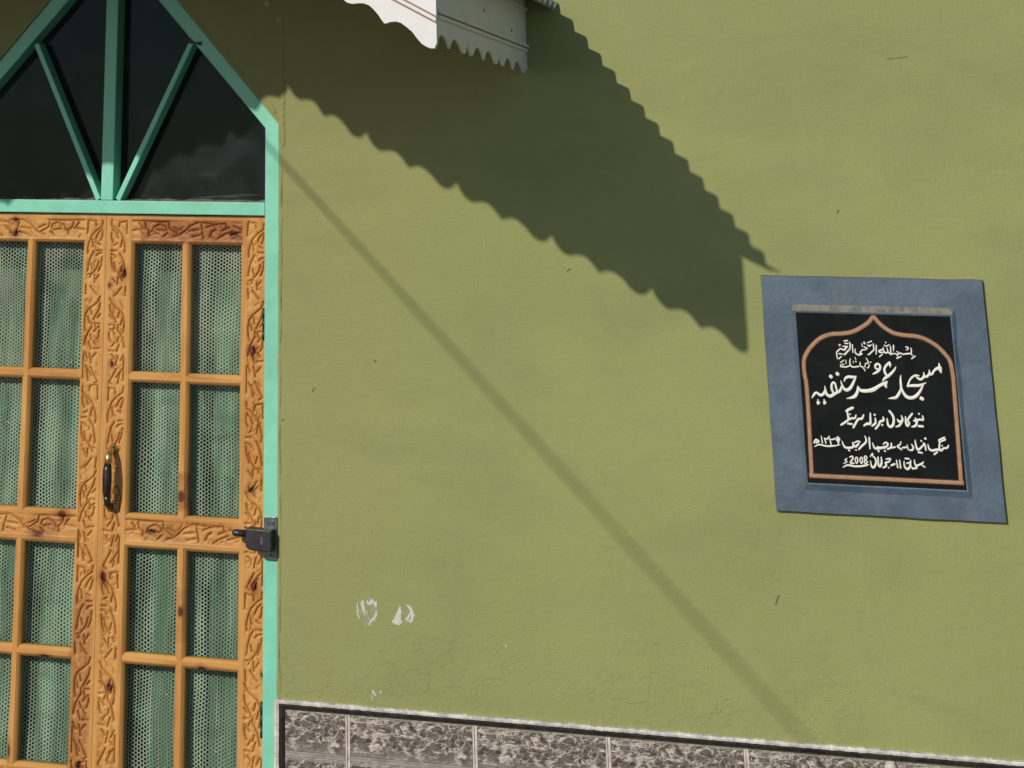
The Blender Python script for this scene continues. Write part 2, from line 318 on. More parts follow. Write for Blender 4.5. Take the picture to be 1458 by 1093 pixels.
SUN_STRENGTH = 3.3
SKY_STRENGTH = 0.10
BORDER_ = [[18403, 15326], [18438, 17143], [18409, 17575], [18406, 17809], [18439, 17958], [18528, 18108], [18646, 18244], [18844, 18406], [19097, 18502], [19375, 18528], [19624, 18576], [19847, 18688], [20025, 18811], [20136, 18926], [20238, 18811], [20365, 18697], [20567, 18579], [20804, 18533], [21103, 18512], [21336, 18440], [21562, 18301], [21724, 18132], [21822, 17976], [21850, 17746], [21855, 17344], [21813, 15324]]
TEXT = {"big":[[21562,17928,19,21567,17864,61,21574,17800,101,21592,17720,34],[21574,17820,88,21500,17804,74,21431,17751,53,21382,17681,61,21315,17670,53],[21325,17773,19,21327,17715,53,21301,17657,56],[21301,17657,53,21255,17620,64,21204,17615,59],[21193,17711,19,21196,17647,51,21168,17588,59],[21168,17588,59,21108,17551,61,21044,17577,48,21005,17621,29],[21079,17630,29,20994,17637,48,20902,17579,51,20841,17500,43,20812,17428,53,20798,17392,48],[20793,17392,40,20906,17408,72,21053,17416,72,21148,17446,51,21227,17484,16],[21159,17443,35,21117,17362,51,21055,17270,64,20964,17177,82,20854,17133,83,20750,17157,85,20690,17232,67,20659,17320,45,20647,17397,35],[20660,17631,19,20644,17538,51,20642,17435,59,20636,17332,53,20586,17228,72,20508,17133,72,20427,17115,62,20323,17101,13],[21067,17138,88,21124,17117,88],[20432,17924,19,20430,17867,75,20430,17804,21],[20410,17898,59,20332,17825,59,20290,17746,56,20302,17662,62,20331,17618,54],[20562,17819,16,20527,17753,51,20438,17660,64,20349,17590,73,20278,17545,62,20230,17488,32],[20314,17465,62,20280,17416,102,20298,17353,46],[20267,17422,81,20200,17420,59,20114,17353,67,20014,17285,73,19931,17256,75],[20273,17442,72,20165,17391,75,20052,17325,81,19913,17266,86,19777,17251,86,19685,17267,73,19640,17349,27],[19636,17323,43,19616,17219,73,19554,17127,86,19468,17088,62,19352,17066,14],[20149,17741,54,20086,17771,46,20091,17836,54,20147,17868,54,20198,17820,57,20174,17734,62,20099,17675,62,20020,17636,35],[19330,17449,22,19363,17518,57,19439,17555,68,19533,17550,70,19624,17571,19],[19603,17542,41,19539,17423,65,19459,17304,78,19374,17255,81,19309,17286,68,19269,17375,46,19252,17459,19],[19252,17323,41,19212,17231,68,19125,17187,68,19054,17145,76,18969,17104,79,18891,17153,68,18872,17245,52,18865,17328,16],[19154,17210,49,19128,17299,54,19113,17383,52,19073,17418,49,19030,17361,60,19023,17270,63,19051,17187,54],[18861,17219,54,18809,17142,68,18740,17121,71,18662,17170,60,18605,17138,63,18547,17057,30],[19006,17561,84,19044,17530,84],[19163,17621,84,19206,17599,84],[18659,16966,54,18687,16935,101],[18812,16971,54,18839,16944,101],[18677,17012,35,18682,16973,35],[18826,17017,35,18829,16978,35]],"bismillah":[[20947,18242,33,20955,18183,38,20944,18119,38,20972,18079,33],[20945,18007,36,21026,18065,38],[20837,18266,38,20882,18250,46,20870,18212,38,20837,18199,23],[20943,18117,38,20874,18117,44,20808,18110,44,20758,18099,41,20711,18120,39,20661,18106,38],[20616,18157,30,20655,18130,38,20622,18085,44,20579,18108,34,20530,18108,36,20466,18087,38],[20602,18004,36,20653,18025,39,20706,18052,31],[20617,18081,30,20625,18038,30],[20550,18289,43,20545,18234,41,20540,18164,21],[20475,18271,33,20477,18200,38,20475,18117,38],[20395,18229,28,20404,18174,35,20406,18130,38],[20307,18239,28,20310,18187,35,20334,18120,44,20417,18131,44,20451,18100,38],[20300,18199,35,20224,18172,45,20196,18144,41,20244,18126,45,20306,18131,38],[20339,18291,33,20380,18270,41,20452,18304,31],[20374,18368,33,20378,18340,38],[20203,18031,36,20268,18079,36],[20149,18282,36,20140,18182,38,20130,18085,31],[20081,18309,36,20084,18236,38,20084,18180,40,20029,18131,43,19975,18083,46,19937,18066,33],[19947,18334,28,20043,18373,38],[19943,18286,28,19982,18261,50,20029,18288,31],[19866,18347,55,19881,18311,55],[19811,18311,25,19821,18248,28],[19865,18237,38,19924,18206,48],[19901,18175,28,19818,18171,38,19784,18139,38,19753,18095,43,19802,18084,30],[19649,18183,28,19638,18115,38,19677,18071,43,19733,18053,46,19793,18076,36],[19591,18279,35,19588,18189,38,19587,18105,28],[19525,18333,30,19539,18283,43,19522,18183,43,19466,18128,48,19403,18062,50,19365,18053,33],[19401,18358,37,19480,18371,38],[19420,18306,40,19481,18304,40],[19366,18238,32,19468,18232,43],[19466,18224,33,19422,18196,52,19390,18155,50,19300,18179,42,19251,18139,43,19212,18110,38,19203,18050,38,19213,17958,32],[19261,18068,40,19323,18062,40],[19286,18272,62,19296,18256,62],[19249,17954,37,19309,18005,33]],"honorific":[[19971,17895,38,19997,17901,38],[19950,17847,33,19926,17782,41,19892,17768,30],[19886,17985,30,19920,17925,41,19926,17875,38,19866,17869,36],[19859,17860,30,19841,17788,36],[19785,17790,36,19822,17736,41,19839,17700,33],[19786,17794,35,19737,17800,41,19736,17885,33],[19695,17795,45,19619,17781,48,19537,17780,50,19523,17807,38],[19630,17908,48,19649,17897,48],[19628,17995,27,19643,17948,28],[19579,17912,23,19577,17862,23],[19515,17954,37,19496,17884,41,19500,17820,46,19421,17777,46,19346,17774,50,19280,17780,47,19275,17813,38],[19356,17833,35,19307,17821,35],[19407,17930,28,19407,17852,32],[19281,17867,37,19353,17919,37]],"address":[[21076,16743,37,21084,16659,56,20995,16663,59,20930,16631,62,20869,16631,46],[20992,16796,49,21005,16779,49],[20911,16677,53,20929,16586,65,20889,16518,65,20813,16496,40],[20975,16517,62,21058,16515,62],[20842,16782,53,20770,16699,56,20718,16634,46],[20684,16710,34,20685,16577,65,20712,16510,65,20758,16572,56,20721,16638,43],[20593,16729,34,20609,16633,65,20526,16597,65,20496,16644,40],[20596,16603,56,20555,16550,65,20514,16505,59,20447,16482,34],[20325,16819,62,20387,16741,65,20409,16640,65,20379,16520,75,20314,16476,75,20265,16528,65,20258,16657,31],[20167,16679,44,20174,16616,65,20090,16580,66,20052,16508,59,19977,16424,56],[20122,16518,53,20142,16502,53],[19966,16735,56,19987,16719,56],[19984,16651,38,19981,16549,66,19902,16481,50],[19878,16754,41,19870,16634,56,19858,16527,69,19789,16524,69,19714,16482,50],[19718,16711,41,19670,16630,63,19597,16621,60,19546,16562,60,19463,16434,60],[19326,16790,57,19477,16861,69],[19361,16824,47,19458,16867,47],[19344,16771,44,19358,16674,57,19357,16597,63,19274,16534,60,19184,16477,54],[19542,16704,35,19511,16636,53,19439,16630,60,19357,16597,60],[19400,16727,41,19414,16713,41],[19344,16507,53,19428,16501,53]],"founding":[[21606,16122,36,21574,16069,53,21487,16052,53,21434,16004,63,21393,16050,55,21411,16166,48,21395,16217,36],[21406,16233,48,21529,16288,53],[21431,16195,43,21543,16243,48],[21457,16115,41,21470,16104,41],[21435,16008,60,21340,16020,63,21229,15995,65,21160,16029,56,21143,16123,29],[21270,15916,48,21340,15967,41],[21083,16000,43,21073,16117,51,21041,16144,41],[21080,16256,60,21106,16244,60],[20986,16199,46,21007,16189,46],[21051,16116,48,20996,16068,51,20943,16017,58,20893,16004,58,20866,16097,51,20856,16203,32],[20910,15944,48,20988,15934,48],[20770,16109,32,20803,16048,51,20774,15987,58,20706,15984,39],[20667,16091,29,20678,15999,36],[20565,16029,49,20636,16041,49],[20528,16155,32,20503,16094,46,20441,16054,51,20523,15993,49],[20316,16014,44,20386,16036,44],[20306,16113,41,20293,16027,54,20214,15984,49],[20121,16087,32,20178,16129,49,20226,16091,54,20168,16020,59,20058,16003,64,19985,16012,64],[20133,15946,49,20156,15933,49],[19985,15931,46,20004,15922,46],[20147,16026,61,20014,15990,64,19914,15993,59,19875,16105,27],[19985,15938,49,20011,15927,49],[19807,16218,44,19805,16111,54,19803,15978,39],[19709,16249,27,19734,16166,52,19706,16095,56,19640,16044,59,19547,15952,49],[19454,16092,30,19537,16126,52,19590,16112,34],[19547,16071,54,19471,16004,64,19416,16072,44],[19470,15939,42,19486,15928,42],[19418,16093,39,19419,16002,59,19316,15972,66,19219,15991,59,19170,16113,25],[19304,15923,49,19333,15912,49],[18691,16208,27,18709,16057,37],[18764,16162,35,18791,16060,40],[18782,16153,37,18825,16146,42,18876,16201,42],[18885,16155,37,18910,16034,40],[18897,16146,40,18948,16141,37,19014,16165,45],[19078,16196,54,19114,16147,52,19057,16121,57,19057,16174,42],[19097,16152,44,19078,16044,42],[18518,16056,52,18563,16123,57,18627,16088,50,18573,16058,55],[18521,15969,25,18629,16016,47,18788,15992,47,18949,15999,47,19119,16032,17]],"date":[[19321,15771,34,19374,15789,47,19392,15745,47,19323,15650,44,19396,15639,47],[19440,15701,34,19462,15766,37,19494,15761,37,19498,15692,37,19466,15638,37,19440,15701,34],[19550,15706,34,19573,15771,37,19604,15766,37,19608,15697,37,19577,15643,37,19550,15706,34],[19674,15723,37,19656,15774,37,19687,15810,39,19717,15771,37,19674,15723,37,19648,15675,39,19679,15642,42,19721,15679,39,19674,15723,37],[19172,15626,27,19247,15667,37,19205,15700,37,19252,15737,27],[19147,15542,25,19260,15593,52,19405,15574,52,19552,15581,51,19676,15605,51,19746,15626,20],[19798,15805,29,19855,15872,44,19850,15821,32],[19860,15814,39,19911,15756,51,19915,15664,56,19855,15567,63,19807,15599,51,19792,15712,24],[19977,15796,32,19971,15609,41],[20048,15799,32,20050,15681,51,20006,15596,59,19967,15618,41],[20044,15799,27,20044,15681,49,20000,15596,56],[19966,15793,29,19961,15620,37],[20160,15762,41,20251,15773,51,20219,15709,44,20139,15683,56,20147,15616,54,20076,15574,44],[20191,15584,41,20207,15575,41],[20270,15633,56,20338,15662,56],[20392,15747,34,20405,15596,44],[20464,15750,34,20471,15587,44],[20597,15795,46,20674,15792,46],[20564,15729,32,20564,15623,51,20624,15566,65,20692,15629,58,20716,15759,31],[20631,15693,46,20693,15709,48],[20800,15774,27,20807,15691,46,20838,15603,60,20756,15586,44],[20725,15619,36,20745,15574,36],[20839,15647,48,20889,15667,53,20964,15698,58,21003,15737,31],[20979,15655,41,21020,15630,43]]}
# ------------------------------------------------------------------ world, sun
SUN = Vector((.442, 1., -.556)).normalized()          # direction the light travels
el = math.asin(-SUN.z); to = -SUN
w = bpy.data.worlds.new("World"); S.world = w; w.use_nodes = True
nt = w.node_tree; nt.nodes.clear()
sk = nt.nodes.new('ShaderNodeTexSky'); sk.sky_type = 'NISHITA'; sk.sun_disc = False
sk.sun_elevation = el; sk.sun_rotation = math.atan2(to.x, to.y); sk.air_density = 1.0; sk.dust_density = 0.4; sk.ozone_density = 3.0
bg = nt.nodes.new('ShaderNodeBackground'); bg.inputs['Strength'].default_value = SKY_STRENGTH
ow = nt.nodes.new('ShaderNodeOutputWorld')
nt.links.new(sk.outputs[0], bg.inputs[0]); nt.links.new(bg.outputs[0], ow.inputs[0])
sd = bpy.data.lights.new('sun', 'SUN'); sd.energy = SUN_STRENGTH; sd.angle = math.radians(.53); sd.color = (1., .955, .88)
so = bpy.data.objects.new('sun', sd); COL.objects.link(so)
so.rotation_euler = (-SUN).to_track_quat('Z', 'Y').to_euler(); so.location = (-3, -7, 6)

# ------------------------------------------------------------------ camera (fitted to the photograph)
cd = bpy.data.cameras.new('camera'); cam = bpy.data.objects.new('camera', cd); COL.objects.link(cam)
B = [[0.9563423681995971, -0.08468346648295869, -0.2797105383978516], [0.292085418206576, 0.30894440457103534, 0.9051184802860552], [0.009766435249157296, -0.9473025205227092, 0.3201914292323359]]
R3 = Matrix([[r[0], -r[1], -r[2]] for r in B])
cam.matrix_world = Matrix.Translation((2.087, -5.6, 2.184)) @ R3.to_4x4()
cd.sensor_width = 36; cd.sensor_fit = 'HORIZONTAL'; cd.lens = 2900/1458*36
cd.shift_x = (729-336.55)/1458; cd.shift_y = -(546.5+717.88)/1458
cd.clip_start = .05; cd.clip_end = 500
S.camera = cam
S.view_settings.view_transform = 'Standard'; S.view_settings.look = 'None'; S.view_settings.exposure = 0; S.view_settings.gamma = 1

# ------------------------------------------------------------------ ground and room behind the door
g = MB(); g.add([(-150, -150, 0), (150, -150, 0), (150, 150, 0), (-150, 150, 0)], [(0, 1, 2, 3)])
o = g.build('ground', M['ground']); o['kind'] = 'structure'
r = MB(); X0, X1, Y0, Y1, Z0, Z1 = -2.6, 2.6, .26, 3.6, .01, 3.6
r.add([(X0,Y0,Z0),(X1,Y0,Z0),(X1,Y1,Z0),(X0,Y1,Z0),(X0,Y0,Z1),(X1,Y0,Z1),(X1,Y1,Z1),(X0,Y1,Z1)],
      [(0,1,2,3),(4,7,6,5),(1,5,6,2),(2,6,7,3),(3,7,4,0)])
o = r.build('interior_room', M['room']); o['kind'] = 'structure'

# ------------------------------------------------------------------ wall with arched opening
OP = [(.497, 0), (.497, 2.340), (0, 2.893), (-.497, 2.340), (-.497, 0)]
bm = bmesh.new()
def V(x, z): return bm.verts.new((x, 0, z))
a = V(-4, 0); b = V(-.497, 0); c = V(-.497, 2.34); d = V(-.497, 4.6); e = V(-4, 4.6)
f = V(0, 2.893); f2 = V(0, 4.6); h = V(.497, 2.34); i = V(.497, 4.6); j = V(.497, 0); k = V(5.5, 0); l = V(5.5, 4.6)
fs = [bm.faces.new(q) for q in ((a, b, c, d, e), (c, f, f2, d), (f, h, i, f2), (j, k, l, i, h))]
ret = bmesh.ops.extrude_face_region(bm, geom=fs)
for v in [x for x in ret['geom'] if isinstance(x, bmesh.types.BMVert)]: v.co.y = .24
bmesh.ops.recalc_face_normals(bm, faces=bm.faces)
me = bpy.data.meshes.new('wall'); bm.to_mesh(me); bm.free(); me.materials.append(M['wall'])
wall = bpy.data.objects.new('wall', me); COL.objects.link(wall)
tag(wall, 'olive green plastered outer wall with a few chips around the arched doorway', 'wall')

# uneven plaster edge against the frame (a raised hand-made bead)
def plaster_bead(p0, p1, wid, hgt, seed, n=70):
    p0 = Vector((p0[0], 0, p0[1])); p1 = Vector((p1[0], 0, p1[1])); dv = p1-p0; t = dv.normalized(); s = Vector((t.z, 0, -t.x))
    vs = []; fs = []
    prof = [(-.5, .0), (-.3, .65), (0, 1), (.28, .6), (.5, .0)]
    for q in range(n+1):
        u = q/n; p = p0+dv*u
        wv = wid*(1+.55*noise.noise(Vector((u*23, seed, 0)))); hv = max(.0006, hgt*(.7+1.1*noise.noise(Vector((u*31, seed+9, 0)))))
        off = .004*noise.noise(Vector((u*17, seed+4, 3)))
        if q in (0, n): hv = .0002
        for (a_, b_) in prof:
            pp = p+s*(a_*wv+off); vs.append((pp.x, -hv*b_+.0004 if b_ else .0015, pp.z))
    for q in range(n):
        for k_ in range(4): fs.append((q*5+k_, q*5+k_+1, (q+1)*5+k_+1, (q+1)*5+k_))
    return vs, fs
mb = MB()
mb.add(*plaster_bead((.5015, .97), (.502, 2.36), .011, .0035, 1.3, 150))
mb.add(*plaster_bead((.5085, 2.28), (.5075, 2.47), .016, .0045, 5.1, 30))
mb.add(*plaster_bead((.507, 2.45), (.506, 2.63), .005, .0025, 7.7, 30))
mb.add(*plaster_bead((.499, 2.352), (.02, 2.885), .008, .0022, 9.2, 70))
mb.add(*plaster_bead((.490, 2.366), (.462, 2.40), .014, .004, 3.2, 10))
mb.build('plaster_edge', M['wall'], wall, True)

# spots where the paint has come off down to white filler
def blob(poly, jag=.0012, sub=4, y=-.0009):
    pts = []
    n = len(poly)
    for q in range(n):
        for s_ in range(sub):
            u = s_/sub; x = poly[q][0]*(1-u)+poly[(q+1) % n][0]*u; z = poly[q][1]*(1-u)+poly[(q+1) % n][1]*u
            pts.append((x+jag*noise.noise(Vector((x*400, z*400, 1)))*2, z+jag*noise.noise(Vector((x*400, z*400, 7)))*2))
    m = MB(); m.prism(pts, y, .002); return m
chips = [
 [(.7945,1.1495),(.8055,1.168),(.8165,1.189),(.8190,1.172),(.8175,1.158),(.8220,1.150),(.8130,1.1445),(.802,1.1455)],
 [(.8262,1.1935),(.8365,1.190),(.8470,1.1855),(.8528,1.1690),(.8470,1.1550),(.838,1.1510),(.8300,1.1535),(.8290,1.160),(.8350,1.166),(.8420,1.176),(.8380,1.184)],
 [(.7145,1.186),(.7185,1.196),(.7235,1.192),(.7225,1.183),(.7275,1.172),(.7215,1.168),(.7165,1.176)],
 [(.7300,1.197),(.7350,1.190),(.7440,1.199),(.7500,1.194),(.7455,1.188),(.7380,1.184),(.7300,1.188)],
 [(.7470,1.190),(.7560,1.197),(.7575,1.183),(.7525,1.180)],
 [(.7270,1.172),(.7330,1.170),(.7315,1.1655)],
 [(.7050,1.190),(.7080,1.186),(.7075,1.168),(.7120,1.150),(.7090,1.149),(.7045,1.168)],
 [(.7340,1.141),(.7400,1.152),(.7500,1.160),(.7540,1.172),(.7570,1.160),(.7450,1.150),(.7385,1.1385)],
 [(1.0775,1.1145),(1.0805,1.1195),(1.0838,1.1185),(1.0815,1.1135)],
 [(.7405,.9930),(.7440,.9965),(.7505,.9900),(.7530,.9850),(.7470,.9845),(.7450,.988)],
 [(.7610,.9965),(.7650,.9975),(.7660,.992),(.7620,.9905)],
 [(.741,.984),(.7435,.983),(.7410,.975),(.7395,.976)],
]
for c_ in ([(.7040,1.168),(.7060,1.190),(.7190,1.203),(.7400,1.204),(.7570,1.194),(.7600,1.168),(.7480,1.142),(.7330,1.133),(.7140,1.146)],
           [(.7930,1.148),(.8040,1.172),(.8160,1.193),(.8300,1.196),(.8480,1.189),(.8550,1.168),(.8490,1.151),(.8310,1.145),(.8110,1.141)],
           [(.7380,.9960),(.7490,1.000),(.7680,.9990),(.7690,.9890),(.7560,.9800),(.7400,.9740)]):
    blob(c_, .0018, 5, -.0004).build('scuff_mark', M['scuff'], wall)
for c_ in chips: blob(c_).build('paint_chip', M['chip'], wall)

# ------------------------------------------------------------------ turquoise arched frame with fanlight
fr = thing('arched_door_frame', 'turquoise painted pointed-arch door frame with dark glazed fanlight and diagonal bars', 'door frame', (0, .006, 0))
FY0, FY1 = .006, .105
def part(poly, name, y0=FY0, y1=FY1, mat='turq', bev=.0022, par=None):
    m = MB(); m.prism(poly, y0, y1); return m.build(name, M[mat], par or fr, False, bev, 2)
for s in (1, -1):
    part([(s*.456, 0), (s*.496, 0), (s*.496, 2.341), (0, 2.892), (0, 2.828), (s*.456, 2.331)], 'jamb')
part([(-.4555, 2.1045), (.4555, 2.1045), (.4555, 2.1385), (-.4555, 2.1385)], 'transom_bar', FY0+.001)
part([(-.019, 2.139), (.017, 2.139), (.017, 2.808), (0, 2.827), (-.019, 2.806)], 'mullion', FY0+.0015, .07)
def bar(p0, p1, wd, y0, y1, name):
    p0 = Vector(p0); p1 = Vector(p1); t = (p1-p0).normalized(); n_ = Vector((-t.y, t.x))*wd/2
    return part([tuple(p0+n_), tuple(p0-n_), tuple(p1-n_), tuple(p1+n_)], name, y0, y1)
bar((.0295, 2.1400), (.2375, 2.561), .0150, .011, .062, 'glazing_bar')
bar((-.0270, 2.1400), (-.2315, 2.561), .0150, .011, .062, 'glazing_bar')
YG = .064
for poly in ([(.03, 2.138), (.457, 2.138), (.457, 2.333), (.243, 2.566)], [(.0172, 2.142), (.0275, 2.142), (.2365, 2.572), (.0172, 2.806)],
             [(-.0192, 2.142), (-.0275, 2.142), (-.2365, 2.572), (-.0192, 2.804)], [(-.03, 2.138), (-.457, 2.138), (-.457, 2.333), (-.243, 2.566)]):
    m = MB(); m.prism(poly, YG, YG+.004); m.build('fanlight_pane', M['dusty'], fr)
# putty line along the bottom of the fanlight
m = MB()
for (x0, x1, sd_) in ((.034, .456, 2.), (-.456, -.034, 6.)):
    n_ = 60; vs = []; fs_ = []
    for q in range(n_+1):
        x = x0+(x1-x0)*q/n_; h_ = .0035+.0035*max(-.6, noise.noise(Vector((x*28, sd_, 0)))+.6*noise.noise(Vector((x*90, sd_, 2))))
        vs += [(x, .030, 2.1384), (x, .052-.004*noise.noise(Vector((x*60, 2, sd_))), 2.1384+h_), (x, .0635, 2.1390+h_*1.3)]
    for q in range(n_):
        for k_ in (0, 1): fs_.append((q*3+k_, q*3+k_+1, (q+1)*3+k_+1, (q+1)*3+k_))
    m.add(vs, fs_)
m.build('putty_line', M['dust'], fr, True)
# small dark wire latch at the head of the right glazing bar
m = MB()
m.box(.2330, .2430, -.001, .0058, 2.5575, 2.5655); m.box(.2600, .2690, -.001, .0062, 2.5525, 2.5615)
m.tube([(.238, -.003, 2.561), (.246, -.008, 2.5585), (.255, -.006, 2.5575), (.265, -.003, 2.557)], .0022, 8)
m.build('wire_latch', M['blackmetal'], fr, False, .001)

# ------------------------------------------------------------------ carved door leaves
UA = """1250,110 1225,170 1180,210 1130,250 1105,300 1095,370 1100,450 1110,490|1150,260 1165,325|1250,200 1240,260 1215,310 1195,350 1180,385|1250,310 1218,348|1200,410 1252,412|1248,452 1215,480 1198,508|1165,400 1172,450 1140,500 1115,560 1098,645|1158,540 1172,595|1250,490 1246,550 1225,592|1193,690 1250,682|1100,735 1127,795|1152,745 1165,800 1172,845|1222,740 1188,785|1090,760 1091,1005|1105,890 1140,940 1172,995|1170,890 1210,970 1242,1040 1214,1062|1208,470 1190,420|1120,330 1140,400|1140,620 1165,700|1215,640 1190,600|1130,930 1150,1040"""
UB = """1105,275 1098,410|1110,270 1180,285 1186,335|1270,270 1255,330 1200,370 1150,430 1125,500 1110,580 1115,632|1250,370 1215,410 1193,465|1272,395 1255,450 1238,495|1170,630 1140,680 1120,760 1108,855|1208,600 1266,602|1262,640 1220,650 1203,672|1266,680 1250,760 1225,832|1231,730 1214,800 1163,872|1115,890 1152,884 1130,922|1183,900 1191,982|1232,900 1204,944|1100,990 1106,1088|1150,1000 1190,1060 1218,1092|1150,480 1165,560|1235,540 1205,520|1150,760 1165,820"""
UR = """0,235 120,240 345,245|110,250 120,310 152,342|340,250 350,310 432,372|480,350 530,290 600,250 640,248 735,258|480,350 430,390 385,402|700,300 760,270 880,256 890,305|528,340 622,328|640,260 652,332|660,350 668,415|718,392 740,340 772,318|948,280 1024,312|928,370 1022,345|800,420 860,375 932,345|0,340 60,330 102,328|180,350 200,300 260,265 310,290 322,332|160,340 152,392|290,402 322,368|60,260 95,320|225,330 300,345|560,400 640,380|840,330 905,300|380,300 440,330"""
def unit(s, x0, y0, sx, sz):
    out = []
    for l_ in s.split('|'):
        out.append([((float(p.split(',')[0])-x0)*sx, (float(p.split(',')[1])-y0)*sz) for p in l_.split()])
    return out
UA = unit(UA, 1085, 90, 1/7.285*.00204, 1/7.285*.00176); UB = unit(UB, 1092, 268, 1/7.285*.00204, 1/7.285*.00176)
UR = unit(UR, 0, 230, 1/7.285*.00204, 1/7.285*.00176)
WU = .048; HA = .2416; HB = .2010; LR = .288; HR = .050

def veins(x0, x1, z0, z1, rnd, n_, vert):
    out = []
    for q in range(n_):
        x, z = rnd.uniform(x0+.004, x1-.004), rnd.uniform(z0+.004, z1-.004)
        an = (math.pi/2 if vert else 0)+rnd.choice((-1, 1))*rnd.uniform(.25, 1.0); L = rnd.uniform(.006, .016)
        dx, dz = math.cos(an)*L/2, math.sin(an)*L/2; bx, bz_ = -dz*rnd.uniform(-.4, .4), dx*rnd.uniform(-.4, .4)
        cl = lambda p: (min(max(p[0], x0+.001), x1-.001), min(max(p[1], z0+.001), z1-.001))
        out.append([rnd.uniform(.25, .6), cl((x-dx, z-dz)), cl((x+bx, z+bz_)), cl((x+dx, z+dz))])
    return out
def stile_strokes(x0, z_top, z_bot, first, seed, flip0=False):
    rnd = random.Random(seed); z = z_top; k_ = first; out = []
    while z > z_bot+.05:
        u, hh = (UB, HB) if k_ % 2 else (UA, HA)
        flip = (rnd.random() < .5) if k_ > first else flip0
        sc = rnd.uniform(.93, 1.07)
        for st in u:
            jx, jz = rnd.uniform(-.0018, .0018), rnd.uniform(-.003, .003)
            out.append([(x0+(min(max((WU-px if flip else px)+jx, .001), WU-.001)), z-(pz*sc+jz)) for px, pz in st])
        z -= hh*sc; k_ += 1
    out = [s_ for s_ in out if min(p[1] for p in s_) > z_bot]
    return out+veins(x0, x0+WU, z_bot, z_top, rnd, int((z_top-z_bot)*95), True)
def rail_strokes(x0, x1, zt, seed, flip=False, vflip=False):
    rnd = random.Random(seed); L = x1-x0; out = []
    for st in UR:
        jx, jz = rnd.uniform(-.002, .002), rnd.uniform(-.0012, .0012)
        pts = []
        for px, pz in st:
            u = min(max(px/LR*L+jx, .001), L-.001); v_ = min(max(pz+jz, .001), HR-.001)
            if flip: u = L-u
            if vflip: v_ = HR-v_
            pts.append((x0+u, zt-v_))
        out.append(pts)
    return out+veins(x0, x1, zt-HR, zt, rnd, int(L*95), False)

KNOTS = []   # x, z, rx, rz
def knots_from(l_):
    for t_ in l_: KNOTS.append(t_)
knots_from([(-.2765,2.084,.006,.007),(-.2765,2.048,.010,.009),(.0500,1.9500,.0085,.012),(.0100,1.9190,.0045,.006),(.4195,1.7650,.0085,.012),
            (.4170,1.4290,.009,.0075),(.4270,1.2030,.0085,.012),(.1450,1.3170,.012,.007),(-.1085,1.3460,.012,.009),
            (-.1760,1.2960,.017,.008),(.0140,1.2030,.0085,.013),(.0380,.9490,.0075,.008),
            (-.0400,.7680,.009,.009),(.2880,1.0070,.009,.007),(.4510,1.0060,.005,.006),(.0215,1.7200,.005,.008),
            (-.2360,.7850,.005,.016),(.3640,2.0540,.012,.011),(-.1440,1.0090,.012,.004),(.2260,1.405,.010,.014),(.2290,1.135,.007,.012)])
REDS = [(.105,.385,2.035,2.085,.9),(-.19,-.12,1.29,1.335,.45),(-.068,-.02,.70,1.15,.55),(.2151,.2415,1.378,1.455,.7),(.2151,.2415,1.07,1.18,.35),
        (-.16,-.09,2.06,2.10,.35),(.125,.22,1.30,1.335,.5),(.27,.36,1.30,1.34,.25)]
def wood_attr(o, horiz):
    me = o.data; n_ = len(me.vertices); co = np.empty(n_*3); me.vertices.foreach_get('co', co); co = co.reshape(-1, 3)
    x, z = co[:, 0], co[:, 2]
    K = np.zeros(n_); Rr = np.zeros(n_)
    for kx, kz, rx, rz in KNOTS:
        q = np.sqrt(((x-kx)/rx)**2+((z-kz)/rz)**2); K = np.maximum(K, np.clip(1.35-q*.85, 0, 1)); Rr = np.maximum(Rr, np.clip(1.5-q*.6, 0, .6))
    for a_, b_, c_, d_, s_ in REDS:
        dx = np.maximum(np.maximum(a_-x, x-b_), 0); dz = np.maximum(np.maximum(c_-z, z-d_), 0)
        Rr = np.maximum(Rr, s_*np.clip(1-np.hypot(dx, dz)/.012, 0, 1))
    at = me.color_attributes.new('woodtone', 'FLOAT_COLOR', 'POINT')
    arr = np.stack([K, Rr, np.full(n_, 1. if horiz else 0.), np.ones(n_)], 1).astype(np.float32)
    at.data.foreach_set('color', arr.ravel())

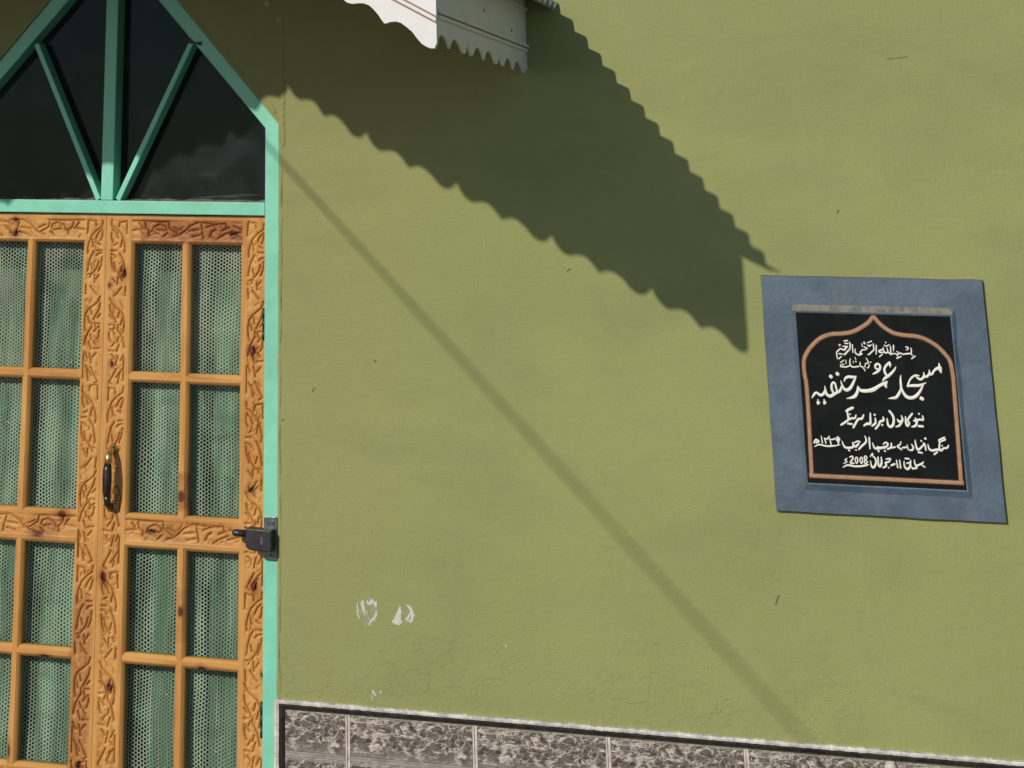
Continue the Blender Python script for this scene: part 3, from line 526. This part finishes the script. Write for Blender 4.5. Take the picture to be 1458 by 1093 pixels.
def relief(name, x0, x1, z0, z1, yf, yb, bev, parent, horiz, strokes=None, cell=.0024, groove=(.0027, .0074), mat='wood', band=None):
    """a board whose front is a fine grid: moulded edges (bev = l, r, b, t) and chip-carved grooves"""
    def axis(a_, b_, l_, r_):
        n_ = max(2, int(round((b_-a_)/cell))); base = np.linspace(a_, b_, n_+1)
        extra = []
        for off in (.0004, .0012, .0028, .0046, .0066, .0076):
            if l_: extra.append(a_+off)
            if r_: extra.append(b_-off)
        arr = np.unique(np.round(np.concatenate([base, extra]), 6)) if extra else base
        keep = [arr[0]]
        for q in arr[1:]:
            if q-keep[-1] > .00025: keep.append(q)
        keep[-1] = b_
        return np.array(keep)
    if strokes: cell = .0016
    xs = axis(x0, x1, bev[0], bev[1]); zs = axis(z0, z1, bev[2], bev[3])
    X, Z = np.meshgrid(xs, zs, indexing='ij'); H = np.zeros_like(X)     # H: depth below the face
    if strokes:
        G = np.zeros_like(X); SH = np.zeros_like(X)
        for st in strokes:
            sc_ = 1.
            if isinstance(st[0], float): sc_, st = st[0], st[1:]
            for (ax, az), (bx, bz) in zip(st[:-1], st[1:]):
                wv = .0075
                i0, i1 = np.searchsorted(xs, min(ax, bx)-wv*1.2), np.searchsorted(xs, max(ax, bx)+wv*1.2)
                j0, j1 = np.searchsorted(zs, min(az, bz)-wv*1.2), np.searchsorted(zs, max(az, bz)+wv*1.2)
                if i1 <= i0 or j1 <= j0: continue
                xx = X[i0:i1, j0:j1]; zz = Z[i0:i1, j0:j1]; dx, dz = bx-ax, bz-az; L2 = dx*dx+dz*dz+1e-12
                u = np.clip(((xx-ax)*dx+(zz-az)*dz)/L2, 0, 1); dd = np.hypot(xx-ax-u*dx, zz-az-u*dz)
                G[i0:i1, j0:j1] = np.maximum(G[i0:i1, j0:j1], groove[1]*sc_*np.clip(1-dd/(groove[0]*(.55+.45*sc_)), 0, 1)**.8)
                SH[i0:i1, j0:j1] = np.maximum(SH[i0:i1, j0:j1], .0024*sc_*np.exp(-(dd/.0042)**2))
        H += np.maximum(G, SH)
        if band:
            bx0, bx1, bz0, bz1 = band
            inb = np.clip(np.minimum(np.minimum(X-bx0, bx1-X), np.minimum(Z-bz0, bz1-Z))/.003, 0, 1)
            H += inb*(.0008+.0008*np.clip(vnoise(X, Z, .011, .014, 5), -1, 1))
    def ovolo(s_):
        s_ = np.asarray(s_); t_ = np.clip(1-s_/.0076, 0, 1)
        return np.where(s_ < .0072, .0012+.0075*t_**1.6, 0)
    if bev[0]: H = np.maximum(H, ovolo(X-x0))
    if bev[1]: H = np.maximum(H, ovolo(x1-X))
    if bev[2]: H = np.maximum(H, ovolo(Z-z0))
    if bev[3]: H = np.maximum(H, ovolo(z1-Z))
    H += .0004*vnoise(X, Z, .05, .05, 9)
    nx, nz = X.shape
    vs = np.stack([X, yf+H, Z], -1).reshape(-1, 3).tolist(); fs_ = []
    for i_ in range(nx-1):
        for j_ in range(nz-1):
            q = i_*nz+j_; fs_.append((q, q+nz, q+nz+1, q+1))
    nb = len(vs)
    ring = [i_*nz for i_ in range(nx)]+[(nx-1)*nz+j_ for j_ in range(1, nz)]+[i_*nz+nz-1 for i_ in range(nx-2, -1, -1)]+[j_ for j_ in range(nz-2, 0, -1)]
    for q in ring: vs.append([vs[q][0], yb, vs[q][2]])
    R_ = len(ring)
    for q in range(R_): fs_.append((ring[q], nb+q, nb+(q+1) % R_, ring[(q+1) % R_]))
    fs_.append(tuple(nb+q for q in range(R_)))
    o = new_mesh(name, vs, fs_, M[mat], parent)
    wood_attr(o, horiz)
    return o

YF = .020; YB = .055
ROWS = [(1.7026, 2.027), (1.3577, 1.6763), (1.0309, 1.2755), (.7615, 1.0048)]
def leaf(sgn):
    if sgn > 0:
        t = thing('wooden_door', 'right leaf of carved orange pine door, with pull handle and glazed panes', 'door', (.22, YF, 0))
        sA, mun, sB, lo, hi = (-.0035, .0780), (.2151, .2415), (.3835, .4545), -.0035, .4545
        panes = [(.078, .2151), (.2415, .3835)]
    else:
        t = thing('wooden_door', 'left leaf of carved orange pine door, cut by the photo edge, no handle', 'door', (-.22, YF, 0))
        sA, mun, sB, lo, hi = (-.4545, -.3835), (-.2403, -.2142), (-.0716, -.0045), -.4545, -.0045
        panes = [(-.3835, -.2403), (-.2142, -.0716)]
    zt, zb = 2.1025, .012
    # stiles
    if sgn > 0:
        bL, bR = .0105, .4055
        relief('stile', sA[0], sA[1], zb, zt, YF, YB, (0, 1, 0, 0), t, False, stile_strokes(bL, 2.085, .10, 1, 3, True), band=(bL, bL+WU, .1, 2.088))
        relief('stile', sB[0], sB[1], zb, zt, YF, YB, (1, 0, 0, 0), t, False, stile_strokes(bR-.003, 2.085, .10, 1, 4), band=(bR-.003, bR-.003+WU, .1, 2.088))
    else:
        bL, bR = -.449, -.0620
        relief('stile', sA[0], sA[1], zb, zt, YF, YB, (0, 1, 0, 0), t, False, stile_strokes(bL, 2.085, .10, 1, 13, True), band=(bL, bL+WU, .1, 2.088))
        relief('stile', sB[0], sB[1], zb, zt, YF, YB, (1, 0, 0, 0), t, False, stile_strokes(bR, 2.085, .10, 1, 14), band=(bR, bR+WU, .1, 2.088))
        # rebate strip that covers the meeting line
    f0, f1 = sA[1]-.0078, sB[0]+.0078
    # rails
    relief('rail', f0, f1, 2.027, zt-.0008, YF+.0004, YB-.001, (0, 0, 1, 0), t, True, rail_strokes(f0+.004, f1-.004, 2.088, 20+sgn, sgn < 0), band=(f0+.003, f1-.003, 2.037, 2.089))
    relief('rail', f0, f1, 1.2755, 1.3577, YF+.0004, YB-.001, (0, 0, 1, 1), t, True, rail_strokes(f0+.004, f1-.004, 1.3435, 30+sgn, sgn < 0, False), band=(f0+.003, f1-.003, 1.292, 1.345))
    relief('rail', f0, f1, .680, .7615, YF+.0004, YB-.001, (0, 0, 1, 1), t, True, rail_strokes(f0+.004, f1-.004, .748, 40+sgn, sgn > 0), band=(f0+.003, f1-.003, .696, .75))
    relief('rail', f0, f1, zb, .150, YF+.0004, YB-.001, (0, 0, 0, 1), t, True, None, .008)
    relief('panel', sA[1]-.001, sB[0]+.001, .149, .681, YF+.012, YB-.004, (0, 0, 0, 0), t, False, None, .008)
    # muntins
    relief('muntin', mun[0], mun[1], 1.3577-.0076, 2.027+.0076, YF+.0009, YB-.003, (1, 1, 0, 0), t, False, None, .0032)
    relief('muntin', mun[0], mun[1], .7615-.0076, 1.2755+.0076, YF+.0009, YB-.003, (1, 1, 0, 0), t, False, None, .0032)
    mc = (mun[0]+mun[1])/2
    for (a_, b_) in ((1.6763, 1.7026), (1.0048, 1.0309)):
        relief('muntin', f0, mc-.003, a_, b_, YF+.0013, YB-.004, (0, 0, 1, 1), t, True, None, .0032)
        relief('muntin', mc+.003, f1, a_, b_, YF+.0013, YB-.004, (0, 0, 1, 1), t, True, None, .0032)
    # panes
    for (a_, b_) in panes:
        for (c_, d_) in ROWS:
            m = MB(); m.box(a_-.003, b_+.003, YF+.0150, YF+.0180, c_-.003, d_+.003); m.build('pane', M['pane'], t)
    # hinges on the outer edge
    for hz in (1.832, .908, .25):
        m = MB(); hx = .4535 if sgn > 0 else -.4535
        m.tube([(hx, YF-.0100, hz-.040), (hx, YF-.0100, hz-.0135)], .0040, 10); m.tube([(hx, YF-.0100, hz-.0128), (hx, YF-.0100, hz+.0128)], .0040, 10); m.tube([(hx, YF-.0100, hz+.0135), (hx, YF-.0100, hz+.040)], .0040, 10)
        m.build('hinge', M['steel'] if False else M['blackmetal'], t, True)
    return t
DR = leaf(1); DL = leaf(-1)
# pull handle on the right leaf
hroot = None
m = MB()
hx = .0325
m.tube([(hx, YF+.001, 1.5105), (hx, YF-.018, 1.5085), (hx, YF-.033, 1.497), (hx, YF-.0375, 1.478)], [.0090, .0082, .0094, .0102], 16)
hnd = m.build('pull_handle', M['brass'], DR, True)
m = MB(); m.tube([(hx, YF-.0375, 1.4785), (hx, YF-.039, 1.465), (hx, YF-.0395, 1.44), (hx, YF-.039, 1.412), (hx, YF-.0375, 1.402)], [.0098, .0118, .0124, .0116, .0100], 18)
m.build('grip', M['bronze'], hnd, True)
m = MB(); m.tube([(hx, YF-.0372, 1.4025), (hx, YF-.032, 1.384), (hx, YF-.016, 1.3735), (hx, YF+.001, 1.372)], [.0100, .0090, .0080, .0086], 16); m.build('foot', M['bronze'], hnd, True)
m = MB()
for hz in (1.5118, 1.3705): m.tube([(hx, YF-.0028, hz), (hx, YF+.002, hz)], [.0115, .0125], 18)
m.build('rosette', M['brass'], hnd, True)

# net behind the panes of each leaf
def netsheet(x0, x1, label):
    n_ = 60; vs = []; fs_ = []
    for q in range(n_+1):
        x = x0+(x1-x0)*q/n_; y = .0615+.0012*math.sin(x*60)
        vs += [(x, y, .675), (x, y+.0006, 1.3), (x, y, 2.045)]
    for q in range(n_):
        for k_ in (0, 1): fs_.append((q*3+k_, (q+1)*3+k_, (q+1)*3+k_+1, q*3+k_+1))
    o = new_mesh('net_curtain', vs, fs_, M['net'], None, True)
    return tag(o, label, 'net curtain', 'nets behind the door panes')
netsheet(.062, .412, 'whitish hexagonal net stretched behind the panes of the right door leaf')
netsheet(-.412, -.06, 'whitish hexagonal net stretched behind the panes of the left door leaf')

# green curtains behind the net, with gaps of dark room between them
def curtain(x0, x1, label, seed, seams=()):
    nx, nz = max(8, int((x1-x0)/.006)), 110; vs = []; fs_ = []; rr = random.Random(seed); ph = rr.uniform(0, 6)
    for i_ in range(nx+1):
        for j_ in range(nz+1):
            u = i_/nx; z = .35+(1.955-.35)*j_/nz; x = x0+(x1-x0)*u
            y = .074+.0022*math.sin(x*95+ph)+.001*math.sin(x*170+z*3+ph)+.002*noise.noise(Vector((x*9, z*5, seed)))
            lows = [s_ for s_ in seams if s_ <= z]; lo_ = max(lows) if lows else .35; ups = [s_ for s_ in seams if s_ > z]; hi_ = min(ups) if ups else 1.955
            y += -.008*(1-(z-lo_)/(hi_-lo_))+.004
            x += .004*noise.noise(Vector((u*2, z*3, seed+5)))
            vs.append((x, y, z))
    for i_ in range(nx):
        for j_ in range(nz):
            q = i_*(nz+1)+j_; fs_.append((q, q+nz+1, q+nz+2, q+1))
    o = new_mesh('green_curtain', vs, fs_, M['cloth'], None, True)
    md = o.modifiers.new('thick', 'SOLIDIFY'); md.thickness = .0012
    return tag(o, label, 'curtain', 'green curtains inside the doorway')
curtain(-.43, -.2190, 'green curtain at the far left, behind the outer panes of the left leaf', 1, (1.55, 1.18))
curtain(-.1830, .030, 'wide green curtain behind the meeting stiles of the two door leaves', 2, (1.72, 1.42))
curtain(.1300, .2650, 'narrow green curtain crossing the central muntin of the right leaf', 3, (1.56, 1.43))
curtain(.2965, .445, 'green curtain at the hinge side of the right leaf, beside the lock', 4, (1.715, 1.445, 1.56))

# ------------------------------------------------------------------ surface lock on the right jamb
lk = thing('door_lock', 'black box lock screwed on the turquoise jamb, bolt reaching over the right door leaf', 'lock', (.455, .0, 1.322))
m = MB(); pl = []
for a_, b_, c0 in ((.4895, 1.3640, 0), (.4660, 1.3640, 90), (.4660, 1.2800, 180), (.4895, 1.2800, 270)):
    for q in range(5):
        an = math.radians(c0+q*22.5); pl.append((a_+.0065*math.cos(an), b_+.0085*math.sin(an)))
m.prism(pl, -.0015, .0055); m.build('mounting_plate', M['steel'], lk, False, .0012)
m = MB(); m.prism([(.4200, 1.3475), (.4885, 1.3445), (.4885, 1.2935), (.4300, 1.2965), (.4200, 1.3035)], -.0335, .0005); m.build('lock_case', M['blackmetal'], lk, False, .0030, 3)
m = MB(); m.tube([(.3800, -.0150, 1.3325), (.3850, -.0150, 1.3325), (.3870, -.0150, 1.3322), (.4205, -.0150, 1.3318)], [.0055, .0082, .0088, .0088], 16); m.build('bolt', M['blackmetal'], lk, True)
m = MB(); m.prism([(.4600, 1.3280), (.4665, 1.3278), (.4665, 1.3120), (.4600, 1.3122)], -.0340, -.0330); m.build('lock_label', M['labelm'], lk, False, .0003)
m = MB(); m.prism([(.4225, 1.3310), (.4243, 1.3310), (.4243, 1.3225), (.4225, 1.3225)], -.0341, -.0330); m.build('key_slot', M['steel'], lk)
for (x_, z_) in ((.4715, 1.3575), (.4855, 1.3600), (.4790, 1.2830)):
    m = MB(); m.tube([(x_, -.0032, z_), (x_, .001, z_)], [.0030, .0036], 12); m.build('screw', M['steel'], lk, True)

# ------------------------------------------------------------------ inscription plaque
pq = thing('inscription_plaque', 'black stone plaque with ivory Urdu lettering in a blue-grey painted cement surround', 'plaque', (2.012, 0, 1.70))
def jagrect(x0, x1, z0, z1, seed, amp=.0016, n_=16):
    P = []
    cs = [(x0, z0), (x1, z0), (x1, z1), (x0, z1)]
    for q in range(4):
        a_, b_ = cs[q], cs[(q+1) % 4]
        for s_ in range(n_):
            u = s_/n_; x = a_[0]+(b_[0]-a_[0])*u; z = a_[1]+(b_[1]-a_[1])*u
            k_ = amp if s_ else 0
            P.append((x+k_*noise.noise(Vector((x*14, z*14, seed))), z+k_*noise.noise(Vector((x*14, z*14, seed+3)))))
    return P
def loft(rings, ys, name, mat, parent, cap=True, smooth=False):
    n_ = len(rings[0]); vs = []; fs_ = []
    for rg, y in zip(rings, ys): vs += [(x, y if not callable(y) else y(x, z), z) for x, z in rg]
    for q in range(len(rings)-1):
        for k_ in range(n_): fs_.append((q*n_+k_, q*n_+(k_+1) % n_, (q+1)*n_+(k_+1) % n_, (q+1)*n_+k_))
    if cap: fs_.append(tuple((len(rings)-1)*n_+k_ for k_ in range(n_)))
    return new_mesh(name, vs, fs_, M[mat], parent, smooth)
ox0, ox1, oz0, oz1 = 1.7500, 2.2755, 1.4490, 1.9825
sx0, sx1, sz0, sz1 = 1.8295, 2.1925, 1.5165, 1.8985
R0 = jagrect(ox0, ox1, oz0, oz1, 2.); R0b = jagrect(ox0+.002, ox1-.002, oz0+.002, oz1-.002, 2.)
R1 = jagrect(sx0-.010, sx1+.012, sz0-.017, sz1+.019, 5., .0034); R2 = jagrect(sx0-.003, sx1+.003, sz0-.003, sz1+.003, 5., .0010)
R3_ = jagrect(sx0+.0012, sx1-.0012, sz0+.0012, sz1-.0012, 8., .0009)
loft([R0, R0b, R1, R2, R3_], [.002, -.0115, -.0140, -.0205, -.0195], 'cement_surround', 'bluegrey', pq)
# dust lying on the sloping top of the raised surround
m = MB(); n_ = 60; vs = []; fs_ = []
for q in range(n_+1):
    x = sx0-.008+(sx1-sx0+.014)*q/n_; nz_ = noise.noise(Vector((x*30, 1, 0)))+.6*noise.noise(Vector((x*90, 4, 0)))
    zt = sz1+.0178+.0030*nz_-(.010 if q in (0, n_) else 0); zb = sz1+.0040+.0016*noise.noise(Vector((x*45, 8, 0)))
    yy = lambda z: -.0205+(z-(sz1+.003))/.016*.0075-.0011
    vs += [(x, yy(zb), zb), (x, yy((zb+zt)/2)-.0004, (zb+zt)/2), (x, yy(zt), zt)]
for q in range(n_):
    for k_ in (0, 1): fs_.append((q*3+k_, (q+1)*3+k_, (q+1)*3+k_+1, q*3+k_+1))
m.add(vs, fs_); m.build('dust_ledge', M['dust'], pq, True)
m = MB(); m.prism(jagrect(sx0+.0005, sx1-.0005, sz0+.0005, sz1-.0005, 8., .0008), -.0212, -.015); slab = m.build('stone_slab', M['slab'], pq, False, .0006)
YS = -.0212
def ribbon(mb, pts, hgt, endr=True):
    """a domed brush stroke; pts = (x, z, width)"""
    P = [Vector((a_, b_)) for a_, b_, _ in pts]; Wd = [c_ for _, _, c_ in pts]
    # smooth the path
    if len(P) > 2:
        Q = []; Ww = []
        for i_ in range(len(P)-1):
            p0 = P[max(i_-1, 0)]; p1 = P[i_]; p2 = P[i_+1]; p3 = P[min(i_+2, len(P)-1)]
            for s_ in range(4):
                u = s_/4
                Q.append(.5*((2*p1)+(p2-p0)*u+(2*p0-5*p1+4*p2-p3)*u*u+(3*p1-p0-3*p2+p3)*u**3)); Ww.append(Wd[i_]*(1-u)+Wd[i_+1]*u)
        Q.append(P[-1]); Ww.append(Wd[-1]); P, Wd = Q, Ww
    ce = .45 if len(P) == 2 and (P[1]-P[0]).length < max(Wd) else 1.
    T = [(P[min(i_+1, len(P)-1)]-P[max(i_-1, 0)]) for i_ in range(len(P))]
    T = [t_.normalized() if t_.length > 1e-9 else Vector((1, 0)) for t_ in T]
    full = []
    if endr:
        for a_ in (80, 50, 20): full.append((P[0]-T[0]*Wd[0]/2*ce*math.sin(math.radians(a_)), T[0], Wd[0]*math.cos(math.radians(a_))))
    full += list(zip(P, T, Wd))
    if endr:
        for a_ in (20, 50, 80): full.append((P[-1]+T[-1]*Wd[-1]/2*ce*math.sin(math.radians(a_)), T[-1], Wd[-1]*math.cos(math.radians(a_))))
    vs = []; fs_ = []
    for p, t_, w_ in full:
        n2 = Vector((-t_.y, t_.x))
        for o_, h_ in ((-.5, -.0004), (-.36, hgt*.7), (0, hgt), (.36, hgt*.7), (.5, -.0004)):
            q = p+n2*(o_*w_); vs.append((q.x, YS-h_, q.y))
    for i_ in range(len(full)-1):
        for k_ in range(4): fs_.append((i_*5+k_, i_*5+k_+1, (i_+1)*5+k_+1, (i_+1)*5+k_))
    mb.add(vs, fs_)
BORDER = [(a_/1e4, b_/1e4) for a_, b_ in BORDER_]
bz = BORDER[0][1]; TW = {'big': 1.04, 'honorific': .80, 'bismillah': .92, 'address': .96, 'founding': .94, 'date': .94}
for nm, wd, mat, hh in (('border_outline', .0150, 'goldedge', .0003), ('border_line', .0106, 'gold', .0005)):
    m = MB(); ribbon(m, [(a_, b_, wd) for a_, b_ in BORDER], hh, False); ribbon(m, [(BORDER[0][0]-wd*.5, bz, wd), (BORDER[-1][0]+wd*.5, bz-.0002, wd)], hh*.95, False)
    m.build(nm, M[mat], pq, True)
for nm in ('big', 'bismillah', 'honorific', 'address', 'founding', 'date'):
    m = MB()
    for q, st in enumerate(TEXT[nm]):
        pts = [(st[i_]/1e4, st[i_+1]/1e4, st[i_+2]/1e4*TW.get(nm, 1.)) for i_ in range(0, len(st), 3)]
        ribbon(m, pts, .00045+.00004*(q % 7))
    m.build('inscription_line', M['ivory'], pq, True)

# ------------------------------------------------------------------ tiled dado
dd = thing('tiled_dado', 'low dado of dark stone-look tiles with white cement top edge beside the door', 'dado', (1.5, 0, 0))
XE = 5.0; joints = [.6805, .999]
while joints[-1]+.3225 < XE: joints.append(joints[-1]+.3225)
cols = []
pa = .5195
for jx in joints: cols.append((pa, jx-.006)); pa = jx+.006
rows_ = [(.8505, .9390)]; zz = .8385
while zz > .02: rows_.append((max(.012, zz-.200), zz)); zz -= .212
def tile_mesh(x0, x1, z0, z1, ztop, xl):
    m = MB(); m.box(x0, x1, -.0085, .002, z0, z1)
    o = m.build('tile', M['tile'], dd, False, .0010, 2)
    at = o.data.color_attributes.new('tile', 'FLOAT_COLOR', 'POINT')
    for q, v in enumerate(o.data.vertices): at.data[q].color = ((v.co.x-xl)/.3105, (v.co.z-ztop+.2)/.2, (v.co.z-z0)/(z1-z0), 1)
    return o
for (c0, c1) in cols:
    for ri, (z0, z1) in enumerate(rows_): tile_mesh(c0, c1, z0, z1, .9 if ri == 0 else z1, c1-.3105)
m = MB()
for (c0, c1) in cols:
    m.box(c1+.0003, c1+.0045, -.0082, .002, .0, .9385); m.box(c1+.0076, c1+.0118, -.0080, .002, .0, .9385); m.box(c1+.0045, c1+.0076, -.0055, .002, .0, .9385)
m.build('grout_strip', M['grout'], dd, False, .0004)
m = MB()
for ri in range(len(rows_)-1):
    m.box(.5195, XE-.3, -.0060, .0016, rows_[ri+1][1]+.0002, rows_[ri][0]-.0002)
    m.box(.5200, XE-.3, -.0078, .0012, rows_[ri][0]-.0045, rows_[ri][0]-.0006)
m.build('bed_joint', M['greygrout'], dd, False, .0004)
def wobbly(x0, x1, zlo, zhi, ylo, amp_lo, amp_hi, seed, step=.004, vert=False, thick=.0015):
    n_ = int((x1-x0)/step); vs = []; fs_ = []
    for q in range(n_+1):
        x = x0+(x1-x0)*q/n_
        f_ = lambda s_: noise.noise(Vector((x*60, seed+s_, 0)))+.7*noise.noise(Vector((x*170, seed+s_, 1)))+.4*noise.noise(Vector((x*15, seed+s_, 2)))
        a_ = zlo+amp_lo*f_(1); b_ = zhi+amp_hi*f_(2); y = ylo+thick*f_(3)
        row = [(a_, .0018), (a_+.0004, y), ((a_+b_)/2, y-.0012), (b_-.0012, y+.0008), (b_, .0018)]
        for p, yy_ in row: vs.append((x, yy_, p) if not vert else (p, yy_, x))
    for q in range(n_):
        for k_ in range(4): fs_.append((q*5+k_, q*5+k_+1, (q+1)*5+k_+1, (q+1)*5+k_))
    return vs, fs_
m = MB(); m.add(*wobbly(.5038, XE-.3, .9515, .9610, -.0105, .0008, .0022, 3.)); m.build('cement_edge', M['cement'], dd, False)
m = MB(); m.add(*wobbly(.0, .9620, .4905, .5045, -.0090, .0006, .0008, 8., .004, True, .0008)); m.build('cement_edge', M['cement'], dd, False)
m = MB(); m.add(*wobbly(.5050, XE-.3, .9425, .9520, -.0098, .0005, .0012, 12., thick=.0008)); m.build('edge_strip', M['black_edge'], dd, False)
m = MB(); m.add(*wobbly(.0, .9400, .5046, .5190, -.0092, .0006, .0006, 17., .004, True, .0006)); m.build('edge_strip', M['black_edge'], dd, False)
m = MB(); m.tube([(1.9690, -.016, .880), (1.9690, -.017, .905), (1.9686, -.016, .930), (1.9684, -.0135, .940)], [.0140, .0150, .0145, .0095], 14); m.build('grout_lump', M['cement'], dd, True)

# ------------------------------------------------------------------ gabled canopy over the door
cn = thing('door_canopy', 'white scalloped gable canopy with corrugated roof above the doorway', 'canopy', (0, -.6, 2.9))
DF = 1.18
PROF = [(0, 0), (.015, .030), (.03, .047), (.06, .060), (.11, .066), (.16, .059), (.21, .044), (.26, .033), (.31, .029), (.35, .036), (.39, .047), (.42, .060), (.445, .069), (.47, .062),
        (.495, .051), (.55, .036), (.596, .031), (.65, .036), (.697, .043), (.74, .059), (.778, .069), (.815, .071), (.85, .069), (.89, .060), (.92, .047), (.955, .025), (.98, .011)]
def scallop(n_per, depth=.0385/.073, frac_end=None):
    out = []
    for p in range(n_per):
        for t_, d_ in PROF: out.append((p+t_, d_*depth))
    out.append((n_per, 0)); return out
def lin(p0, p1, u): return (p0[0]+(p1[0]-p0[0])*u, p0[1]+(p1[1]-p0[1])*u)
# cusp positions measured for the right board; the last one runs to the corner
CU = [(0.0, 3.118), (.222, 2.985), (.466, 2.858), (.712, 2.731), (.961, 2.609), (1.205, 2.480)]
def front_board(s, slope_fix):
    bot = []
    for p in range(5):
        for t_, d_ in PROF:
            x, z = lin(CU[p], CU[p+1], t_)
            if x > 1.183: break
            bot.append((x, z-d_*.0385/.073))
    bot.append((1.1835, 2.474))
    zs = lambda x, z: z if s > 0 else z+(.47*abs(x)*(1-slope_fix))
    poly = [(s*x, zs(x, z)) for x, z in bot]
    top = [(1.1835, 2.679), (0., 3.236)]
    poly += [(s*x, zs(x, z)) for x, z in top]
    m = MB(); n_ = len(poly); y0, y1 = -DF-.011, -DF+.007
    # strips, so the scalloped outline triangulates cleanly
    nb = len(bot); vs = []; fs_ = []
    for q, (x, z) in enumerate(bot):
        zt_ = 3.236+(2.679-3.236)*x/1.1835
        for y in (y0, y1): vs += [(s*x, y, zs(x, z)), (s*x, y, zs(x, max(zt_, z+.01)))]
    for q in range(nb-1):
        a_ = q*4; b_ = a_+4
        fs_ += [(a_, b_, b_+1, a_+1), (a_+2, a_+3, b_+3, b_+2), (a_, a_+2, b_+2, b_), (a_+1, b_+1, b_+3, a_+3)]
    fs_ += [(0, 1, 3, 2), ((nb-1)*4, (nb-1)*4+2, (nb-1)*4+3, (nb-1)*4+1)]
    m.add(vs, fs_); o = m.build('bargeboard', M['white'], cn)
    # raised bead with a brown strip either side, painting in the shade of the moulded grooves
    for (off, wd, hh, mat, nm) in ((.029, .0075, .0040, 'white', 'bead'), (.0232, .0046, .0012, 'groove', 'groove_shade'), (.0352, .0046, .0012, 'groove', 'groove_shade')):
        m = MB(); x0, x1 = 0., 1.183
        za = lambda x: 3.112-.5235*x+off
        m.prism([(s*x0, zs(x0, za(x0)-wd/2)), (s*x1, zs(x1, za(x1)-wd/2)), (s*x1, zs(x1, za(x1)+wd/2)), (s*x0, zs(x0, za(x0)+wd/2))], y0-hh, y0+.0005)
        m.build(nm, M[mat], o)
    return o
front_board(1, 1.); front_board(-1, .62)
PROF_S = [(0, 0), (.015, .022), (.04, .052), (.075, .071), (.105, .074), (.14, .066), (.19, .045), (.25, .029), (.31, .026), (.37, .033), (.42, .047), (.455, .066), (.475, .074),
          (.50, .058), (.54, .040), (.60, .028), (.66, .026), (.72, .034), (.78, .052), (.83, .068), (.87, .075), (.91, .070), (.95, .048), (.98, .02)]
def side_board(s, zoff):
    # runs from the front corner back to the wall in the plane x = 1.183
    x0, x1 = 1.1785, 1.1835
    n_per = 2.82; pts = []
    for p in range(3):
        for t_, d_ in PROF_S:
            u = (p+t_-.18)/n_per
            if 0 <= u <= 1: pts.append((u, d_))
    pts = [(0., .045)]+pts+[(1., .050)]
    vs = []; fs_ = []
    for u, d_ in pts:
        y = -DF+.0075+u*(DF-.0095)
        for x in (x0, x1): vs += [(s*x, y, 2.5085-d_*.0385/.073+zoff), (s*x, y, 2.682+zoff)]
    nb = len(pts)
    for q in range(nb-1):
        a_ = q*4; b_ = a_+4
        fs_ += [(a_, b_, b_+1, a_+1), (a_+2, a_+3, b_+3, b_+2), (a_, a_+2, b_+2, b_), (a_+1, b_+1, b_+3, a_+3)]
    fs_ += [(0, 1, 3, 2), ((nb-1)*4, (nb-1)*4+2, (nb-1)*4+3, (nb-1)*4+1)]
    m = MB(); m.add(vs, fs_); o = m.build('side_fascia', M['white'], cn)
    y0, y1 = -DF+.0078, -.0018
    for (zc, wd, hh) in ((2.5290, .0085, .0055), (2.5405, .0085, .0075), (2.636, .010, .006)):
        m = MB(); xa = 1.1830; m.box(min(s*xa, s*(xa+hh)), max(s*xa, s*(xa+hh)), y0, y1, zc-wd/2+zoff, zc+wd/2+zoff); m.build('bead', M['white'], o, False, .002)
    m = MB(); xa = 1.1832; m.box(min(s*xa, s*(xa+.0010)), max(s*xa, s*(xa+.0010)), y0, y1, 2.5330+zoff, 2.5364+zoff); m.build('groove_shade', M['groove'], o)  # groove shade between the beads, painted as a brown strip
    for (yy, z_) in ((-.62, 2.585), (-.235, 2.566)):
        m = MB(); m.tube([(s*1.1825, yy, z_+zoff), (s*1.1850, yy, z_+zoff)], [.0050, .0042], 10); m.build('nail', M['blackmetal'], o)
    return o
side_board(1, 0.)
side_board(-1, .2114)
# corrugated sheets, corrugations running down the slope
def sheet(s, sl):
    P = .0790; ny = 16*8; nxs = 14; vs = []; fs_ = []
    ya, yb_ = -DF-.012, -.002
    for i_ in range(nxs+1):
        u = i_/nxs; x = 1.268*u
        zc = 3.238-(3.238-2.642)*u*sl
        for j_ in range(ny+1):
            y = ya+(yb_-ya)*j_/ny; zz_ = .0095*math.sin(2*math.pi*(y+.02)/P)
            vs.append((s*(x+.45*zz_), y, zc+zz_))
    for i_ in range(nxs):
        for j_ in range(ny):
            q = i_*(ny+1)+j_; fs_.append((q, q+ny+1, q+ny+2, q+1))
    o = new_mesh('roof_sheet', vs, fs_, M['roof'], cn, True)
    md = o.modifiers.new('thick', 'SOLIDIFY'); md.thickness = .0012
    return o
sheet(1, 1.); sheet(-1, .62)
m = MB()
for y in (-.35, -.80): m.prism([(-1.15, 2.878), (0, 3.222), (1.15, 2.678), (1.15, 2.64), (0, 3.175), (-1.15, 2.838)], y, y+.05)
m.build('rafter', M['timber'], cn)

# ------------------------------------------------------------------ cable whose shadow crosses the wall
sd_ = Vector((.442, 1, -.556))
A = Vector((.502, 0, 2.247))-sd_*2.3; Bp = Vector((1.771, 0, .977))-sd_*4.3
d_ = A-Bp
p_wall = A+d_*((-.004-A.y)/d_.y); p_far = Bp-d_*1.6
m = MB(); m.tube([p_far.lerp(p_wall, q/30) for q in range(31)], .0041, 10)
tag(m.build('overhead_cable', M['rubber'], None, True), 'thin black overhead cable, out of the picture, casting the diagonal shadow line', 'cable')
